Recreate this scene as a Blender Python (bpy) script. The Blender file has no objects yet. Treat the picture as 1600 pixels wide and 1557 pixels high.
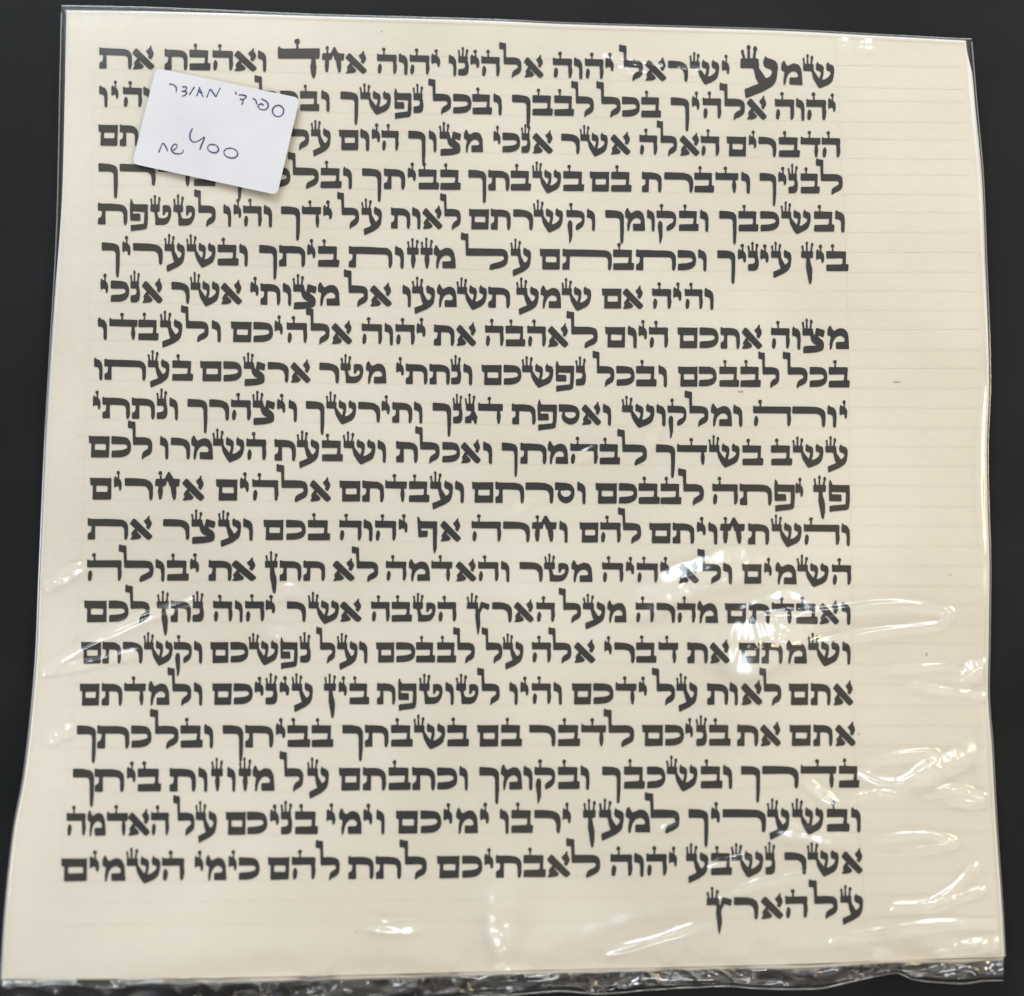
import bpy, math, random
import numpy as np
from mathutils import Vector, geometry

random.seed(7)
RNG = np.random.default_rng(11)
scene = bpy.context.scene

# ----------------------------------------------------------------------------
# camera   (1 unit = 10 cm; the sheet is about 15 cm wide)
# ----------------------------------------------------------------------------
W0, H0 = 1600.0, 1557.0
FPX = 1716.0
DIST = 1.716
TILT = math.radians(6.4)
CAM = np.array([0.0, -DIST * math.sin(TILT), DIST * math.cos(TILT)])
cam_data = bpy.data.cameras.new('camera')
cam_data.sensor_fit = 'HORIZONTAL'
cam_data.sensor_width = 36.0
cam_data.lens = 36.0 * FPX / W0
cam_data.clip_start = 0.01
cam_data.clip_end = 100.0
cam_data.dof.use_dof = True
cam_data.dof.focus_distance = 1.735
cam_data.dof.aperture_fstop = 0.85
cam = bpy.data.objects.new('camera', cam_data)
cam.location = CAM
cam.rotation_euler = (TILT, 0, 0)
scene.collection.objects.link(cam)
scene.camera = cam

# ----------------------------------------------------------------------------
# world, lamps, exposure
# ----------------------------------------------------------------------------
scene.view_settings.view_transform = 'Standard'
scene.view_settings.look = 'None'
scene.view_settings.exposure = -0.06
scene.view_settings.gamma = 1.0
scene.view_settings.use_curve_mapping = False

world = bpy.data.worlds.new('World')
scene.world = world
world.use_nodes = True
wn, wl = world.node_tree.nodes, world.node_tree.links
wn.clear()
w_out = wn.new('ShaderNodeOutputWorld')
w_bg = wn.new('ShaderNodeBackground')
# a room: dim ceiling straight above, lighter walls all round, their band brightened for film highlights
w_tc = wn.new('ShaderNodeTexCoord')
w_no = wn.new('ShaderNodeTexNoise')
w_no.inputs['Scale'].default_value = 2.4
w_no.inputs['Detail'].default_value = 1.5
w_cr = wn.new('ShaderNodeValToRGB')
w_cr.color_ramp.elements[0].position = 0.36
w_cr.color_ramp.elements[0].color = (0.72, 0.84, 1.0, 1)
w_cr.color_ramp.elements[1].position = 0.64
w_cr.color_ramp.elements[1].color = (1.25, 1.12, 0.93, 1)
w_se = wn.new('ShaderNodeSeparateXYZ')
w_el = wn.new('ShaderNodeValToRGB')
w_el.color_ramp.interpolation = 'EASE'
w_el.color_ramp.elements[0].position = 0.0
w_el.color_ramp.elements[0].color = (0.25, 0.25, 0.25, 1)
w_el.color_ramp.elements[1].position = 1.0
w_el.color_ramp.elements[1].color = (0.46, 0.46, 0.46, 1)
for pos_, val_ in ((0.30, 0.9), (0.60, 1.35), (0.80, 0.50)):
    el_ = w_el.color_ramp.elements.new(pos_)
    el_.color = (val_, val_, val_, 1)
w_mx = wn.new('ShaderNodeMix')
w_mx.data_type = 'RGBA'
w_mx.blend_type = 'MULTIPLY'
w_mx.inputs['Factor'].default_value = 1.0
wl.new(w_tc.outputs['Generated'], w_no.inputs['Vector'])
wl.new(w_tc.outputs['Generated'], w_se.inputs['Vector'])
wl.new(w_se.outputs['Z'], w_el.inputs['Fac'])
wl.new(w_no.outputs['Fac'], w_cr.inputs['Fac'])
wl.new(w_el.outputs['Color'], w_mx.inputs['A'])
wl.new(w_cr.outputs['Color'], w_mx.inputs['B'])
wl.new(w_mx.outputs['Result'], w_bg.inputs['Color'])
w_bg.inputs['Strength'].default_value = 0.56
wl.new(w_bg.outputs['Background'], w_out.inputs['Surface'])


def area_lamp(name, loc, aim, size, energy, color):
    d = bpy.data.lights.new(name, 'AREA')
    d.shape = 'RECTANGLE'
    d.size, d.size_y = size
    d.energy = energy
    d.color = color
    o = bpy.data.objects.new(name, d)
    o.location = loc
    o.rotation_euler = (Vector(aim) - Vector(loc)).to_track_quat('-Z', 'Y').to_euler()
    scene.collection.objects.link(o)
    return o


area_lamp('window_and_fill_light', (-1.4, 5.0, 3.3), (0, 0.2, 0), (3.6, 2.8), 335, (0.82, 0.92, 1.0))
area_lamp('window_and_fill_light', (2.9, 4.7, 3.4), (0.3, 0, 0), (1.9, 2.4), 115, (0.82, 0.92, 1.0))  # added unseen lamp right of the window, lights the upper crease flanks
area_lamp('ceiling_light', (4.3, 0.8, 3.2), (0, 0, 0), (1.3, 1.5), 118, (1.0, 0.77, 0.46))
area_lamp('near_left_fill_light', (-3.3, -2.4, 3.3), (0, 0, 0), (1.4, 1.7), 46, (0.82, 0.92, 1.0))  # added unseen lamp at near left, gives the film ridges highlights
area_lamp('flap_glint_light', (0.5, -4.3, 4.0), (0, -0.4, 0), (1.5, 0.8), 66, (0.80, 0.91, 1.0))  # added unseen lamp on the near side, makes the crumpled end glint


# ----------------------------------------------------------------------------
# helpers
# ----------------------------------------------------------------------------
CT, ST = math.cos(TILT), math.sin(TILT)


def unproject(u, v, z):
    """World point at height z that the photograph shows at (u, v)."""
    u, v, z = np.broadcast_arrays(np.asarray(u, float), np.asarray(v, float), np.asarray(z, float))
    x = (u - W0 / 2) / FPX
    y = -(v - H0 / 2) / FPX
    dx, dy, dz = x, y * CT + ST, y * ST - CT
    k = (z - CAM[2]) / dz
    return np.stack([CAM[0] + dx * k, CAM[1] + dy * k, CAM[2] + dz * k], axis=-1)


def sstep(a, b, x):
    t = np.clip((np.asarray(x, float) - a) / (b - a), 0, 1)
    return t * t * (3 - 2 * t)


def sheet_z(u, v):
    """Top face of the parchment: lies on the table, curls up at the near left corner."""
    z = 0.012 + 0.0 * np.asarray(u, float)
    z = z + 0.105 * sstep(880, 1640, v) * sstep(1000, -60, u)
    z = z + 0.014 * sstep(1000, 1600, v) * sstep(700, 1650, u)
    z = z + 0.014 * sstep(500, 60, v) * sstep(1050, 1560, u)
    z = z + 0.006 * np.sin(np.asarray(u) / 260.0 + np.asarray(v) / 330.0)
    return z


def catmull(pts, n=12):
    p = np.array(pts, float)
    if len(p) < 3:
        t = np.linspace(0, 1, n)[:, None]
        return p[0] * (1 - t) + p[-1] * t
    q = np.vstack([2 * p[0] - p[1], p, 2 * p[-1] - p[-2]])
    out = []
    for i in range(1, len(q) - 2):
        for t in np.linspace(0, 1, n, endpoint=False):
            a, b, c, d = q[i - 1], q[i], q[i + 1], q[i + 2]
            out.append(0.5 * (2 * b + (c - a) * t + (2 * a - 5 * b + 4 * c - d) * t * t + (3 * b - a - 3 * c + d) * t ** 3))
    out.append(p[-1])
    return np.array(out)


class Curve:
    """Edge curve through given pixel points, parametrised 0..1 by one coordinate."""
    def __init__(self, pts):
        self.s = catmull(pts, 16)
        d = np.r_[0, np.cumsum(np.hypot(*np.diff(self.s, axis=0).T))]
        self.t = d / d[-1]

    def __call__(self, t):
        return np.stack([np.interp(t, self.t, self.s[:, 0]), np.interp(t, self.t, self.s[:, 1])], axis=-1)


E_TOP = Curve([(105, 20), (300, 22.5), (540, 29), (760, 35), (900, 41), (1200, 50), (1360, 58), (1508, 66)])
E_BOT = Curve([(4, 1531), (200, 1530), (400, 1527), (620, 1522), (850, 1516), (1200, 1508), (1400, 1501), (1568, 1495)])
E_LEF = Curve([(105, 20), (97, 340), (83, 560), (74, 700), (65, 892), (58, 1046), (42, 1200), (24, 1300), (11, 1420), (4, 1531)])
E_RIG = Curve([(1508, 66), (1517, 174), (1527, 277), (1534, 405), (1541, 528), (1543, 610), (1540, 690), (1541, 785), (1544, 880),
               (1543, 1000), (1542, 1087), (1548, 1165), (1555, 1288), (1564, 1415), (1568, 1495)])


def coons(s, t):
    s3, t3 = s[..., None], t[..., None]
    top, bot, lef, rig = E_TOP(s), E_BOT(s), E_LEF(t), E_RIG(t)
    c00, c10, c01, c11 = E_TOP(0.0), E_TOP(1.0), E_BOT(0.0), E_BOT(1.0)
    return ((1 - t3) * top + t3 * bot + (1 - s3) * lef + s3 * rig
            - ((1 - s3) * (1 - t3) * c00 + s3 * (1 - t3) * c10 + (1 - s3) * t3 * c01 + s3 * t3 * c11))


def mesh_obj(name, verts, faces, mat, parent=None, smooth=True):
    me = bpy.data.meshes.new(name)
    verts = np.asarray(verts, float).reshape(-1, 3)
    if isinstance(faces, np.ndarray):
        n, k = faces.shape
        me.vertices.add(len(verts))
        me.vertices.foreach_set('co', verts.ravel())
        me.loops.add(n * k)
        me.loops.foreach_set('vertex_index', faces.astype(np.int32).ravel())
        me.polygons.add(n)
        me.polygons.foreach_set('loop_start', np.arange(0, n * k, k, dtype=np.int32))
        me.update(calc_edges=True)
    else:
        me.from_pydata([tuple(p) for p in verts], [], faces)
    me.validate()
    if smooth:
        me.polygons.foreach_set('use_smooth', [True] * len(me.polygons))
    me.materials.append(mat)
    me.update()
    o = bpy.data.objects.new(name, me)
    scene.collection.objects.link(o)
    if parent is not None:
        o.parent = parent
    return o


def grid_faces(nr, nc, off=0, flip=False):
    i, j = np.meshgrid(np.arange(nr - 1), np.arange(nc - 1), indexing='ij')
    a = (i * nc + j).ravel() + off
    f = np.stack([a, a + nc, a + nc + 1, a + 1], axis=1)
    return f[:, ::-1] if flip else f


def slab(name, P, thick, mat, parent=None, smooth=True):
    """Closed sheet: rows x cols grid of top points plus a bottom 'thick' lower and side walls."""
    nr, nc = P.shape[:2]
    Q = P.copy()
    Q[..., 2] -= thick
    n = nr * nc
    faces = [grid_faces(nr, nc), grid_faces(nr, nc, n, True)]
    idx = np.arange(n).reshape(nr, nc)
    loop = np.r_[idx[0, :], idx[1:, -1], idx[-1, -2::-1], idx[-2:0:-1, 0]]
    nx = np.roll(loop, -1)
    # separate vertices for the walls, so that the edge stays crisp
    m = len(loop)
    V = np.vstack([P.reshape(-1, 3), Q.reshape(-1, 3), P.reshape(-1, 3)[loop], Q.reshape(-1, 3)[loop]])
    k = np.arange(m)
    k2 = np.roll(k, -1)
    faces.append(np.stack([2 * n + k, 2 * n + k2, 2 * n + m + k2, 2 * n + m + k], axis=1))
    return mesh_obj(name, V, np.vstack(faces), mat, parent, smooth)


def empty(name, loc, label, cat):
    o = bpy.data.objects.new(name, None)
    o.empty_display_size = 0.05
    o.location = (0, 0, 0)
    scene.collection.objects.link(o)
    o['label'] = label
    o['category'] = cat
    return o


# ----------------------------------------------------------------------------
# materials
# ----------------------------------------------------------------------------
def new_mat(name):
    m = bpy.data.materials.new(name)
    m.use_nodes = True
    return m, m.node_tree.nodes, m.node_tree.links, m.node_tree.nodes['Principled BSDF']


def noise_mat(name, c0, c1, scale, rough, bump=0.0, bscale=None, spec=0.3, detail=6, p0=0.35, p1=0.65):
    m, n, l, b = new_mat(name)
    tc = n.new('ShaderNodeTexCoord')
    no = n.new('ShaderNodeTexNoise')
    no.inputs['Scale'].default_value = scale
    no.inputs['Detail'].default_value = detail
    cr = n.new('ShaderNodeValToRGB')
    cr.color_ramp.elements[0].position = p0
    cr.color_ramp.elements[1].position = p1
    cr.color_ramp.elements[0].color = (*c0, 1)
    cr.color_ramp.elements[1].color = (*c1, 1)
    l.new(tc.outputs['Object'], no.inputs['Vector'])
    l.new(no.outputs['Fac'], cr.inputs['Fac'])
    l.new(cr.outputs['Color'], b.inputs['Base Color'])
    b.inputs['Roughness'].default_value = rough
    b.inputs['Specular IOR Level'].default_value = spec
    if bump:
        n2 = n.new('ShaderNodeTexNoise')
        n2.inputs['Scale'].default_value = bscale or scale * 4
        n2.inputs['Detail'].default_value = 8
        bp = n.new('ShaderNodeBump')
        bp.inputs['Strength'].default_value = bump
        bp.inputs['Distance'].default_value = 0.004
        l.new(tc.outputs['Object'], n2.inputs['Vector'])
        l.new(n2.outputs['Fac'], bp.inputs['Height'])
        l.new(bp.outputs['Normal'], b.inputs['Normal'])
    return m


M_TABLE = noise_mat('black_table', (0.0078, 0.0079, 0.0083), (0.0116, 0.0119, 0.0130), 4, 0.60, 0.06, 420, 0.11)
M_PARCH = noise_mat('parchment', (0.660, 0.594, 0.500), (0.762, 0.698, 0.606), 3.0, 0.75, 0.22, 70, 0.2, 9, 0.28, 0.72)
M_INK = noise_mat('black_ink', (0.017, 0.018, 0.020), (0.040, 0.033, 0.026), 3.4, 0.55, 0, None, 0.25)
M_FLECK = noise_mat('dark_fleck', (0.36, 0.33, 0.28), (0.48, 0.44, 0.37), 30, 0.8)
M_LABEL = noise_mat('white_label_paper', (0.545, 0.532, 0.548), (0.590, 0.576, 0.592), 7, 0.6, 0.08, 120, 0.3)
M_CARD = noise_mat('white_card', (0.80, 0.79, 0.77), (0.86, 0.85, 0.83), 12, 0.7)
M_PEN = noise_mat('violet_pen', (0.035, 0.028, 0.15), (0.075, 0.06, 0.22), 60, 0.5)


def film_mat(name, gain, rough, tint, haze=0.0):
    m = bpy.data.materials.new(name)
    m.use_nodes = True
    n, l = m.node_tree.nodes, m.node_tree.links
    n.clear()
    out = n.new('ShaderNodeOutputMaterial')
    tr = n.new('ShaderNodeBsdfTransparent')
    tr.inputs['Color'].default_value = (*tint, 1)
    gl = n.new('ShaderNodeBsdfGlossy')
    gl.inputs['Roughness'].default_value = rough
    fr = n.new('ShaderNodeFresnel')
    # thin sheet: the same reflection from either side
    ge = n.new('ShaderNodeNewGeometry')
    io = n.new('ShaderNodeMapRange')
    io.inputs['To Min'].default_value = 1.5
    io.inputs['To Max'].default_value = 1 / 1.5
    l.new(ge.outputs['Backfacing'], io.inputs['Value'])
    l.new(io.outputs['Result'], fr.inputs['IOR'])
    mu = n.new('ShaderNodeMath')
    mu.operation = 'MULTIPLY'
    mu.use_clamp = True
    mu.inputs[1].default_value = gain
    l.new(fr.outputs['Fac'], mu.inputs[0])
    mx = n.new('ShaderNodeMixShader')
    l.new(mu.outputs[0], mx.inputs['Fac'])
    src = tr
    if haze > 0:
        df = n.new('ShaderNodeBsdfDiffuse')
        df.inputs['Color'].default_value = (0.5, 0.47, 0.44, 1)
        mh = n.new('ShaderNodeMixShader')
        mh.inputs['Fac'].default_value = haze
        l.new(tr.outputs[0], mh.inputs[1])
        l.new(df.outputs[0], mh.inputs[2])
        src = mh
    l.new(src.outputs[0], mx.inputs[1])
    l.new(gl.outputs[0], mx.inputs[2])
    l.new(mx.outputs[0], out.inputs['Surface'])
    return m


M_FILM = film_mat('clear_film', 2.35, 0.18, (0.985, 0.985, 0.98))
M_EDGE = film_mat('clear_film_folded', 4.0, 0.12, (0.85, 0.85, 0.86), 0.35)
M_FLAP = film_mat('clear_film_crumpled', 3.2, 0.04, (0.93, 0.89, 0.85), 0.016)

# ----------------------------------------------------------------------------
# the table
# ----------------------------------------------------------------------------
R = 4.0
n = 41
gx, gy = np.meshgrid(np.linspace(-R, R, n), np.linspace(R, -R, n))
tb = np.stack([gx, gy, np.zeros_like(gx)], axis=-1)
table = slab('table_top', tb, 0.2, M_TABLE, None, False)
table['label'] = 'matt black table top under the plastic sleeve'
table['category'] = 'table'
table['kind'] = 'structure'

# ----------------------------------------------------------------------------
# the parchment
# ----------------------------------------------------------------------------
scroll = empty('parchment_scroll', None, 'cream square parchment with 22 handwritten lines of black Hebrew lettering, inside the clear sleeve', 'parchment')
s, t = np.meshgrid(np.linspace(0, 1, 141), np.linspace(0, 1, 141))
uv = coons(s, t)
P = unproject(uv[..., 0], uv[..., 1], sheet_z(uv[..., 0], uv[..., 1]))
slab('sheet', P, 0.005, M_PARCH, scroll)
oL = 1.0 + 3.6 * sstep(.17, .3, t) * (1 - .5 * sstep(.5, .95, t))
oR = 1.0 + 6.5 * sstep(.004, .04, t) * (1 - .8 * sstep(.12, .4, t))  # upper right widening: card white stands in for the film's bright edge reflection
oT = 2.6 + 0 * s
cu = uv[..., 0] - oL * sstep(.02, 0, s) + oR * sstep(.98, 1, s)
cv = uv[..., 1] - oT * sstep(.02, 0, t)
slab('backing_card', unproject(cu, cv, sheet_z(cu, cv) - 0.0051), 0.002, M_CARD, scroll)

# --- glyphs: (x, y[, corner radius]); base line y = 0, roof y = 1 ------------
DEF_R = 0.035


def crown(x0, x1):
    w = x1 - x0
    return ('crown', x0, w)


G = {
 'א': ([[(-.01,.80),(.15,1.03),(.22,1.01),(.96,.20),(.98,.12),(.83,-.03),(.74,.0),(.02,.74)],
        [(.59,.90),(.76,1.07),(.79,1.17,.02),(.86,1.16,.02),(.84,1.06),(.97,.78,.08),(.82,.48),(.68,.60),(.74,.68)],
        [(.36,.56),(.20,.52),(.05,.29),(.10,.17),(.01,.0,.01),(.10,-.02),(.42,.02,.06),(.52,.14,.06),(.28,.40),(.40,.48)]], .97, None, []),
 'ב': ([[(0,1.02),(.93,1.0),(.905,.36),(1.04,.35),(1.02,0),(0,0),(.01,.33),(.74,.35),(.77,.65),(0,.64)]], 1.04, (.3,.65), [('tag',.30)]),
 'ג': ([[(.06,1),(.5,1),(.5,.65),(.65,.35),(.61,.05),(.55,-.05),(.49,.02),(.42,.2),(.36,.2),(.34,.02),(0,.02),(.02,.33),(.28,.4,.1),(.36,.62),(.08,.66)]], .65, None, [('crown',.05,.46)]),
 'ד': ([[(0,.66),(0,1.0),(.03,1.09,.02),(.11,1.0),(1.04,1),(1.02,.65),(.88,.65),(.935,.36,.08),(.88,.03),(.82,-.03),(.77,.04),(.715,.36,.08),(.765,.65)]], 1.04, (.2,.65), [('tag',.45)]),
 'ה': ([[(0,1.0),(.03,1.06,.02),(.09,1),(.9,1.0),(.92,.9),(.9,.62),(.935,.36,.08),(.87,.05,.04),(.80,-.01,.04),(.745,.05,.04),(.73,.66),(0,.66)],
        [(.10,.53,.06),(.20,.51,.05),(.255,.36,.08),(.20,.05,.04),(.12,-.01,.04),(.05,.04,.04),(.035,.3,.08)]], .92, (.40,.66), [('tag',.35)]),
 'ו': ([[(0,.64),(0,1.0),(.06,1.10,.02),(.15,1.0),(.30,.98,.1),(.46,.80,.1),(.475,.4),(.46,0,.05),(.37,-.06,.05),(.29,.02,.05),(.29,.5,.1),(.22,.61,.08)]], .47, None, []),
 'ז': ([[(0,.66),(0,1),(.57,1),(.57,.66),(.39,.66),(.435,.42,.08),(.36,.02),(.30,-.04),(.25,.02),(.18,.42,.08),(.23,.66)]], .57, None, [('crown',.03,.52)]),
 'ח': ([[(0,.66),(.03,1.0),(.45,1.0),(.60,1.33,.04),(.68,1.33,.04),(.86,1.0),(1.15,1.0),(1.12,.65),(.97,.65),(1.0,.3,.08),(.95,.02),(.85,.0),(.75,.4,.08),(.72,.65),(.66,.66),(.60,.9,.05),(.55,.9,.05),(.50,.66),(.36,.66),(.36,.3,.08),(.30,.02),(.19,.02),(.13,.4,.08),(.18,.66)]], 1.15, None, [('tag',.27)]),
 'ט': ([[(0,.66),(0,1),(.48,1),(.47,.66),(.34,.64),(.42,.34,.06),(.78,.34,.12),(.92,.5,.1),(.9,.67,.08),(.78,.66,.06),(.72,.50,.03),(.63,.47,.03),(.62,.98,.06),(.95,.98,.12),(1.08,.80,.12),(1.05,.40,.15),(.9,.1,.12),(.7,0,.1),(.25,0),(.24,.35),(.20,.64)]], 1.08, None, [('crown',.02,.46)]),
 'י': ([[(0,.62),(0,.98),(.05,1.12,.02),(.14,1.03),(.28,1.0,.1),(.42,.84,.1),(.41,.5,.06),(.35,.40,.05),(.27,.45,.05),(.28,.60),(.15,.64),(.04,.56,.02)]], .42, None, [('tag',.24)]),
 'כ': ([[(0,1.02),(.72,1.0,.22),(.92,.78,.22),(.95,.42,.15),(.86,.18,.12),(.55,.02,.15),(0,.01),(.02,.33),(.5,.36,.12),(.75,.44,.08),(.77,.56,.08),(.68,.65,.06),(0,.64)]], .95, (.2,.5), []),
 'ך': ([[(0,1.03),(.62,1.0,.2),(.88,.84,.15),(.87,-.1),(.83,-.60,.05),(.76,-.70,.04),(.70,-.60,.05),(.69,.52,.08),(.62,.63,.06),(0,.63)]], .88, (.1,.5), []),
 'ל': ([[(0,1.42),(0,1.72),(.04,1.80,.02),(.12,1.74),(.36,1.72),(.37,1.0),(.92,1.0,.2),(1.17,.85,.15),(1.18,.36,.15),(1.07,.17,.1),(.78,.03),(.69,-.07,.03),(.66,.0),(.69,.25,.05),(.82,.38,.1),(.97,.45,.1),(.99,.58,.07),(.92,.64,.05),(.24,.63),(.22,1.40)]], 1.18, (.42,.80), []),
 'מ': ([[(-.01,.68),(.0,.95),(.09,1.13,.02),(.16,1.12),(.22,.97),(.31,.87),(.46,.96,.08),(.60,1.02,.12),(.85,.97,.2),(1.0,.72,.15),(1.04,0),(.40,0),(.40,.34),(.80,.35),(.83,.45,.08),(.78,.58,.1),(.62,.66,.12),(.40,.58,.12),(.26,.35,.1),(.20,0,.04),(.11,-.04,.03),(.10,.25),(.16,.60)]], 1.04, None, []),
 'ם': ([[(0,.66),(-.01,1.04),(.06,1.0),(.93,1.0),(1.0,1.03),(.98,0),(.1,-.01),(.12,.66)], 'hole', [(.28,.64),(.28,.35),(.82,.35),(.83,.64)]], 1.0, (.36,.74), []),
 'נ': ([[(0,1),(.46,1),(.45,.8),(.515,.5,.1),(.49,.15,.15),(.38,0,.1),(0,0),(0,.33),(.28,.36,.08),(.34,.5,.05),(.30,.66),(0,.66)]], .52, None, [('crown',.0,.46)]),
 'ן': ([[(0,1),(.6,1),(.58,.66),(.42,.66),(.46,.42,.06),(.55,.1,.08),(.53,-.4),(.48,-.66,.05),(.39,-.66,.05),(.32,-.3),(.23,.2),(.25,.66),(0,.66)]], .6, None, [('crown',.04,.53)]),
 'ס': ([[(0,.65),(0,1.03),(.7,1.0,.18),(.95,.75,.2),(.93,.3,.2),(.75,.05,.15),(.5,-.03,.15),(.2,.15,.15),(.12,.42),(.2,.65)], 'hole', [(.27,.63),(.72,.65,.08),(.80,.5,.12),(.65,.33,.14),(.45,.31,.12),(.28,.45,.1)]], .95, None, []),
 'ע': ([[(0,1.0),(.5,1.0),(.52,.66),(.72,.30),(.86,.42,.1),(.89,.60,.1),(.66,.70),(.63,.9),(.69,1.09,.02),(.78,1.0),(.95,.95,.1),(1.05,.80,.1),(1.02,.35,.15),(.94,.08,.1),(.65,-.13),(.13,-.37),(.10,-.05),(.50,.12),(.42,.32,.06),(.36,.66),(0,.66)]], 1.05, None, [('crown',.02,.46)]),
 'פ': ([[(.05,1.28),(.11,1.2),(.18,1.0),(.92,1.0),(.92,.3),(.87,-.2,.1),(.12,-.30),(.04,-.34),(.03,-.02),(.15,0),(.72,.06),(.745,.64),(.14,.66),(.14,.54),(.52,.54),(.54,.20),(.02,.20),(0,1.0)]], .92, (.2,.48), []),
 'ף': ([[(.03,1.22),(.09,1.22),(.18,1.0),(.94,1.0),(.94,.3),(.92,-.4),(.83,-.68,.04),(.76,-.4),(.74,.64),(.20,.64),(.20,.52),(.52,.52),(.50,.20),(.08,.18),(.03,1.0)]], .94, None, []),
 'צ': ([[(0,.65),(0,1.0),(.48,1),(.52,.8),(.58,.62),(.66,1.04),(1.08,.9),(1.02,.57),(.75,.66),(.78,.56),(.98,.42,.1),(1.04,.25,.1),(1.02,-.02,.12),(.85,-.12,.1),(.5,-.18),(.03,-.22),(.04,.12),(.15,.14),(.72,.17),(.55,.24,.06),(.40,.42,.06),(.37,.65)]], 1.08, None, [('crown',.0,.46)]),
 'ץ': ([[(0,.67),(.02,1.0),(.56,1.0),(.56,.75),(.60,.62),(.71,1.04),(1.14,.9),(1.09,.61),(.79,.72),(.65,.40,.06),(.695,-.1,.06),(.62,-.55),(.57,-.70,.02),(.52,-.5),(.46,0),(.43,.3),(.44,.67)]], 1.14, None, [('crown',.04,.46)]),
 'ק': ([[(0,.65),(0,1.04),(.08,1.0),(.68,1.0,.16),(.88,.80,.15),(.85,.30,.12),(.72,.12,.08),(.52,.0),(.45,.0),(.44,.2),(.52,.32,.08),(.70,.42,.08),(.75,.55,.08),(.70,.64,.05)],
        [(.10,.47,.05),(.20,.51,.06),(.285,.40,.06),(.28,-.30),(.22,-.55),(.14,-.68,.03),(.12,-.3),(.05,.25)]], .88, (.34,.58), [('tag',.24)]),
 'ר': ([[(0,1.02),(.58,1.0,.25),(.95,.80,.22),(.95,.3),(.92,.02,.05),(.84,-.04,.05),(.77,.05,.05),(.765,.45,.16),(.62,.65,.12),(0,.65)]], .95, (.08,.5), []),
 'ש': ([[(0,1.0),(.5,1.0),(.5,.72),(.57,.6),(.80,.29),(1.02,.29),(1.28,.46,.14),(1.33,.66,.08),(1.12,.71),(1.10,.95),(1.18,1.12,.02),(1.26,1.0),(1.42,.98,.12),(1.5,.8,.1),(1.47,.45,.1),(1.36,.12,.15),(.79,-.14),(.68,-.03,.05),(.45,.36,.1),(.40,.66),(0,.66)],
        [(.62,.71),(.61,.95),(.67,1.12,.02),(.74,1.02),(.9,.97,.1),(1.0,.85,.08),(.97,.5),(.9,.24),(.75,.24),(.85,.58),(.83,.66)]], 1.5, None, [('crown',.0,.46)]),
 'ת': ([[(0,.66),(.0,1.0),(.04,1.06,.02),(.11,1.0),(.7,1,.18),(1.0,.8,.15),(1.0,.2),(.95,.0,.05),(.88,-.04,.05),(.82,.05,.05),(.82,.5,.1),(.75,.64,.08),(.35,.66),(.35,-.01),(0,-.01),(0,.29),(.13,.34),(.17,.42),(.19,.65)]], 1.0, (.42,.68), []),
}


def fillet(pts, seg=3):
    out = []
    m = len(pts)
    for i in range(m):
        p = np.array(pts[i][:2], float)
        r = pts[i][2] if len(pts[i]) > 2 else DEF_R
        a = np.array(pts[i - 1][:2], float) - p
        b = np.array(pts[(i + 1) % m][:2], float) - p
        la, lb = np.hypot(*a), np.hypot(*b)
        ra, rb = min(r * 1.5, la * .48), min(r * 1.5, lb * .48)
        A, B = p + a / la * ra, p + b / lb * rb
        k = seg + (2 if r > .07 else 0)
        for q in np.linspace(0, 1, k + 1):
            out.append((1 - q) ** 2 * A + 2 * q * (1 - q) * p + q * q * B)
    return np.array(out)


def blob(cx, cy, rx, ry, n=12):
    a = np.linspace(0, 2 * math.pi, n, endpoint=False)
    return np.stack([cx + rx * np.cos(a), cy + ry * np.sin(a)], axis=1)


def tag_shapes(x):
    j = random.uniform(-.015, .015)
    return [np.array([(x - .045, .94), (x + .045, .94), (x + .04 + j, 1.16), (x - .035 + j, 1.16)]),
            blob(x - .01 + j, 1.255 + random.uniform(-.02, .02), .088, .098)]


def crown_shapes(x0, w):
    r = []
    for f, hgt, lean, rad in ((.14, 1.23, -.045, .052), (.46, 1.40, .0, .062), (.82, 1.30, .055, .068)):
        x = x0 + w * f
        h = hgt + random.uniform(-.03, .03)
        xt = x + lean + random.uniform(-.01, .01)
        r.append(np.array([(x - .048, .94), (x + .048, .94), (xt + .036, h), (xt - .036, h)]))
        r.append(blob(xt, h, rad, rad * 1.5))
    return r


class Ink:
    """Collects flat shapes given in photograph pixels and lays them on the parchment."""
    def __init__(self):
        self.v, self.f = [], []
        self.k = 0

    def add(self, loops):
        lift = 0.0007 + 0.00003 * (self.k % 9)
        self.k += 1
        cos = [[Vector((float(a), float(b), 0)) for a, b in lp] for lp in loops]
        tris = geometry.tessellate_polygon(cos)
        flat = np.array([(q.x, q.y) for lp in cos for q in lp])
        off = len(self.v)
        self.v.extend(unproject(flat[:, 0], flat[:, 1], sheet_z(flat[:, 0], flat[:, 1]) + lift))
        for a, b, c in tris:
            pa, pb, pc = flat[a], flat[b], flat[c]
            cr = (pb[0] - pa[0]) * (pc[1] - pa[1]) - (pb[1] - pa[1]) * (pc[0] - pa[0])
            if abs(cr) < 1e-9:
                continue
            self.f.append((off + a, off + c, off + b) if cr > 0 else (off + a, off + b, off + c))

    def build(self, name, mat, parent):
        return mesh_obj(name, np.array(self.v), self.f, mat, parent, False)


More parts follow.
